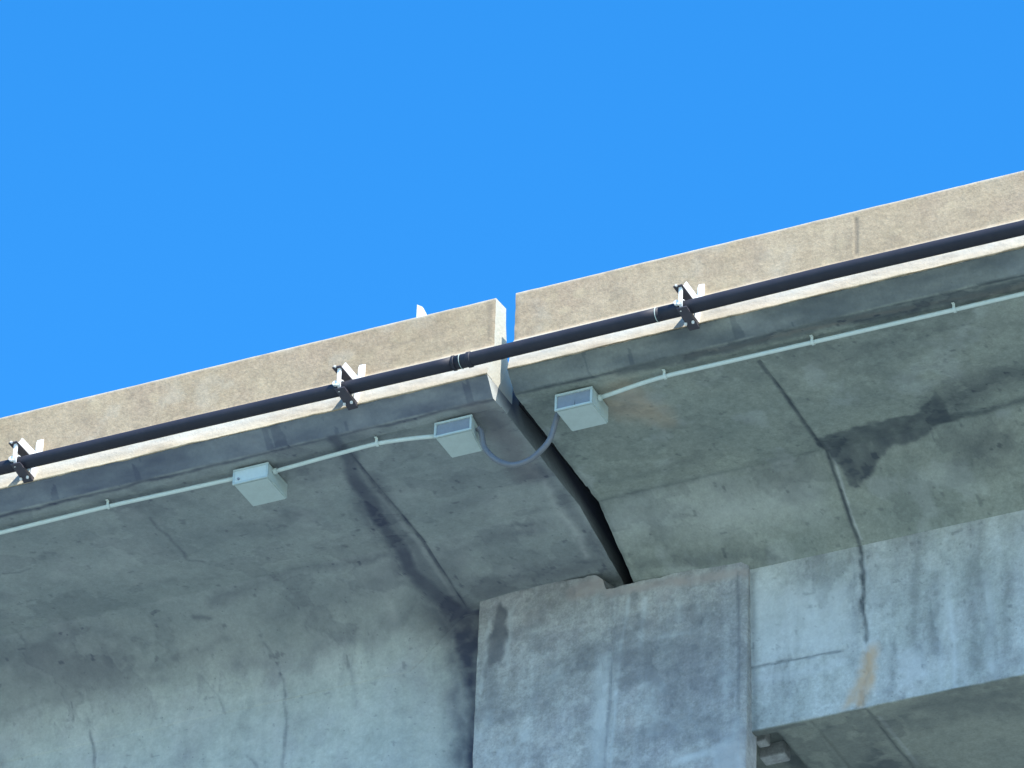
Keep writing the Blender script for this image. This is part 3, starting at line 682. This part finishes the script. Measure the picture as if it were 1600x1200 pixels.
# ------------------------------------------------------------------ rigid conduits
CY, CZ, CR = 0.34, -1.775, 0.031
def conduit(pts, straps, label):
    o = pts[0]; t = thing('conduit', label, 'conduit', o, 'pale rigid conduits under the deck slab')
    bm = bmesh.new()
    # smooth polyline
    P_ = []
    for a, c in zip(pts[:-1], pts[1:]):
        n = max(1, int((Vector(c)-Vector(a)).length/0.12))
        for k in range(n): P_.append(Vector(a).lerp(Vector(c), k/n))
    P_.append(Vector(pts[-1]))
    for it in range(3): P_ = [P_[0]]+[(P_[i-1]+P_[i]*2+P_[i+1])/4 for i in range(1, len(P_)-1)]+[P_[-1]]
    tube(bm, [p-Vector(o) for p in P_], CR, 16); from_bm('tube', bm, M['conduit'], t, smooth=True)
    for x in straps:
        p = min(P_, key=lambda q: abs(q.x-x)); bm = bmesh.new()
        arc = [(0, -CR-0.055, 0.066), (0, -CR-0.008, 0.064)]+[(0, -(CR+0.007)*cos(a), -(CR+0.007)*sin(a)) for a in np.linspace(0, pi, 11)]+[(0, CR+0.008, 0.064), (0, CR+0.055, 0.066)]
        for q in range(len(arc)-1):
            (x0_, ya, za), (_, yb, zb) = arc[q], arc[q+1]
            v = [bm.verts.new((p.x-o[0]+s*0.02, p.y-o[1]+y, p.z-o[2]+z)) for s, y, z in ((-1, ya, za), (1, ya, za), (1, yb, zb), (-1, yb, zb))]
            bm.faces.new(v)
        bmesh.ops.remove_doubles(bm, verts=bm.verts, dist=1e-4)
        bmesh.ops.solidify(bm, geom=bm.faces[:], thickness=0.006)
        from_bm('strap', bm, M['conduit'], t)
    for e, dx in ((0, 1), (-1, -1)):                    # hub nuts where the conduit enters a box
        p = P_[e]
        if abs(p.x) > 7: continue
        bm = bmesh.new(); tube(bm, [p-Vector(o), p-Vector(o)+Vector((0.045*dx, 0, 0))], CR+0.014, 10); from_bm('hub_nut', bm, M['conduit'], t)
    return t
conduit([(-30, CY+0.03, CZ), (-8.4, CY+0.03, CZ), (-6.57, CY, CZ), (-4.508, 0.375, CZ-0.005)], [-9.0, -6.58], 'pale conduit entering the leftmost junction box from the left edge')
conduit([(-3.942, 0.42, CZ-0.01), (-3.2, 0.385, CZ), (-2.25, CY-0.005, CZ), (-1.75, 0.38, CZ-0.02), (-1.318, 0.42, CZ-0.06)], [-2.24], 'short pale conduit between the leftmost and middle junction boxes')
conduit([(1.128, 0.46, CZ-0.02), (1.45, 0.43, CZ-0.01), (1.8, 0.375, CZ), (2.2, CY, CZ), (6.5, CY+0.03, CZ), (30, CY+0.03, CZ)], [2.16, 4.46, 6.52, 8.9], 'long pale conduit running from the rightmost box to the right edge')

# ------------------------------------------------------------------ flexible conduit looping across the joint
def spl(pts, n=14):
    out = []; P_ = [Vector(p) for p in pts]; P_ = [P_[0]*2-P_[1]]+P_+[P_[-1]*2-P_[-2]]
    for i in range(1, len(P_)-2):
        for k in range(n):
            t = k/n; a, b_, c, d = P_[i-1:i+3]
            out.append(0.5*((2*b_)+(c-a)*t+(2*a-5*b_+4*c-d)*t*t+(3*b_-a-3*c+d)*t**3))
    out.append(P_[-2]); return out
fo = (-0.73, 0.44, -1.84)
path = spl([(-0.735, 0.44, -1.84), (-0.69, 0.47, -1.90), (-0.64, 0.50, -2.15), (-0.45, 0.50, -2.41), (-0.20, 0.50, -2.56), (0.05, 0.50, -2.55), (0.24, 0.50, -2.43), (0.37, 0.50, -2.28), (0.44, 0.49, -2.08), (0.50, 0.47, -1.90), (0.552, 0.46, -1.85)])
ft = thing('flexible_conduit', 'grey flexible conduit sagging in a loop across the open joint between two boxes', 'flexible conduit', fo)
bm = bmesh.new(); tube(bm, [p-Vector(fo) for p in path], [0.040+0.004*(i % 2) for i in range(len(path))], 14); from_bm('hose', bm, M['flex'], ft, smooth=True)
for p, q in ((path[0], path[5]), (path[-1], path[-6])):
    bm = bmesh.new(); tube(bm, [p-Vector(fo), q-Vector(fo)], 0.045, 8); from_bm('end_fitting', bm, M['bracket_dark'], ft)

# ------------------------------------------------------------------ marker post behind the left parapet
bm = bmesh.new()
pts = [(-1.76, -1.04), (-1.60, -1.04), (-1.60, 0.30), (-1.675, 0.46), (-1.76, 0.52)]
a = [bm.verts.new((x+1.68, -0.02, z+1.04)) for x, z in pts]; c = [bm.verts.new((x+1.68, 0.02, z+1.04)) for x, z in pts]
bm.faces.new(a); bm.faces.new(c[::-1])
for i in range(5): bm.faces.new((a[i], a[(i+1) % 5], c[(i+1) % 5], c[i]))
mk = from_bm('marker_post', bm, M['white'], bevel=0.004); mk.location = (-1.68, 0.40, -1.04)
tag(mk, 'white pointed tip of a marker post showing above the left parapet', 'marker post')
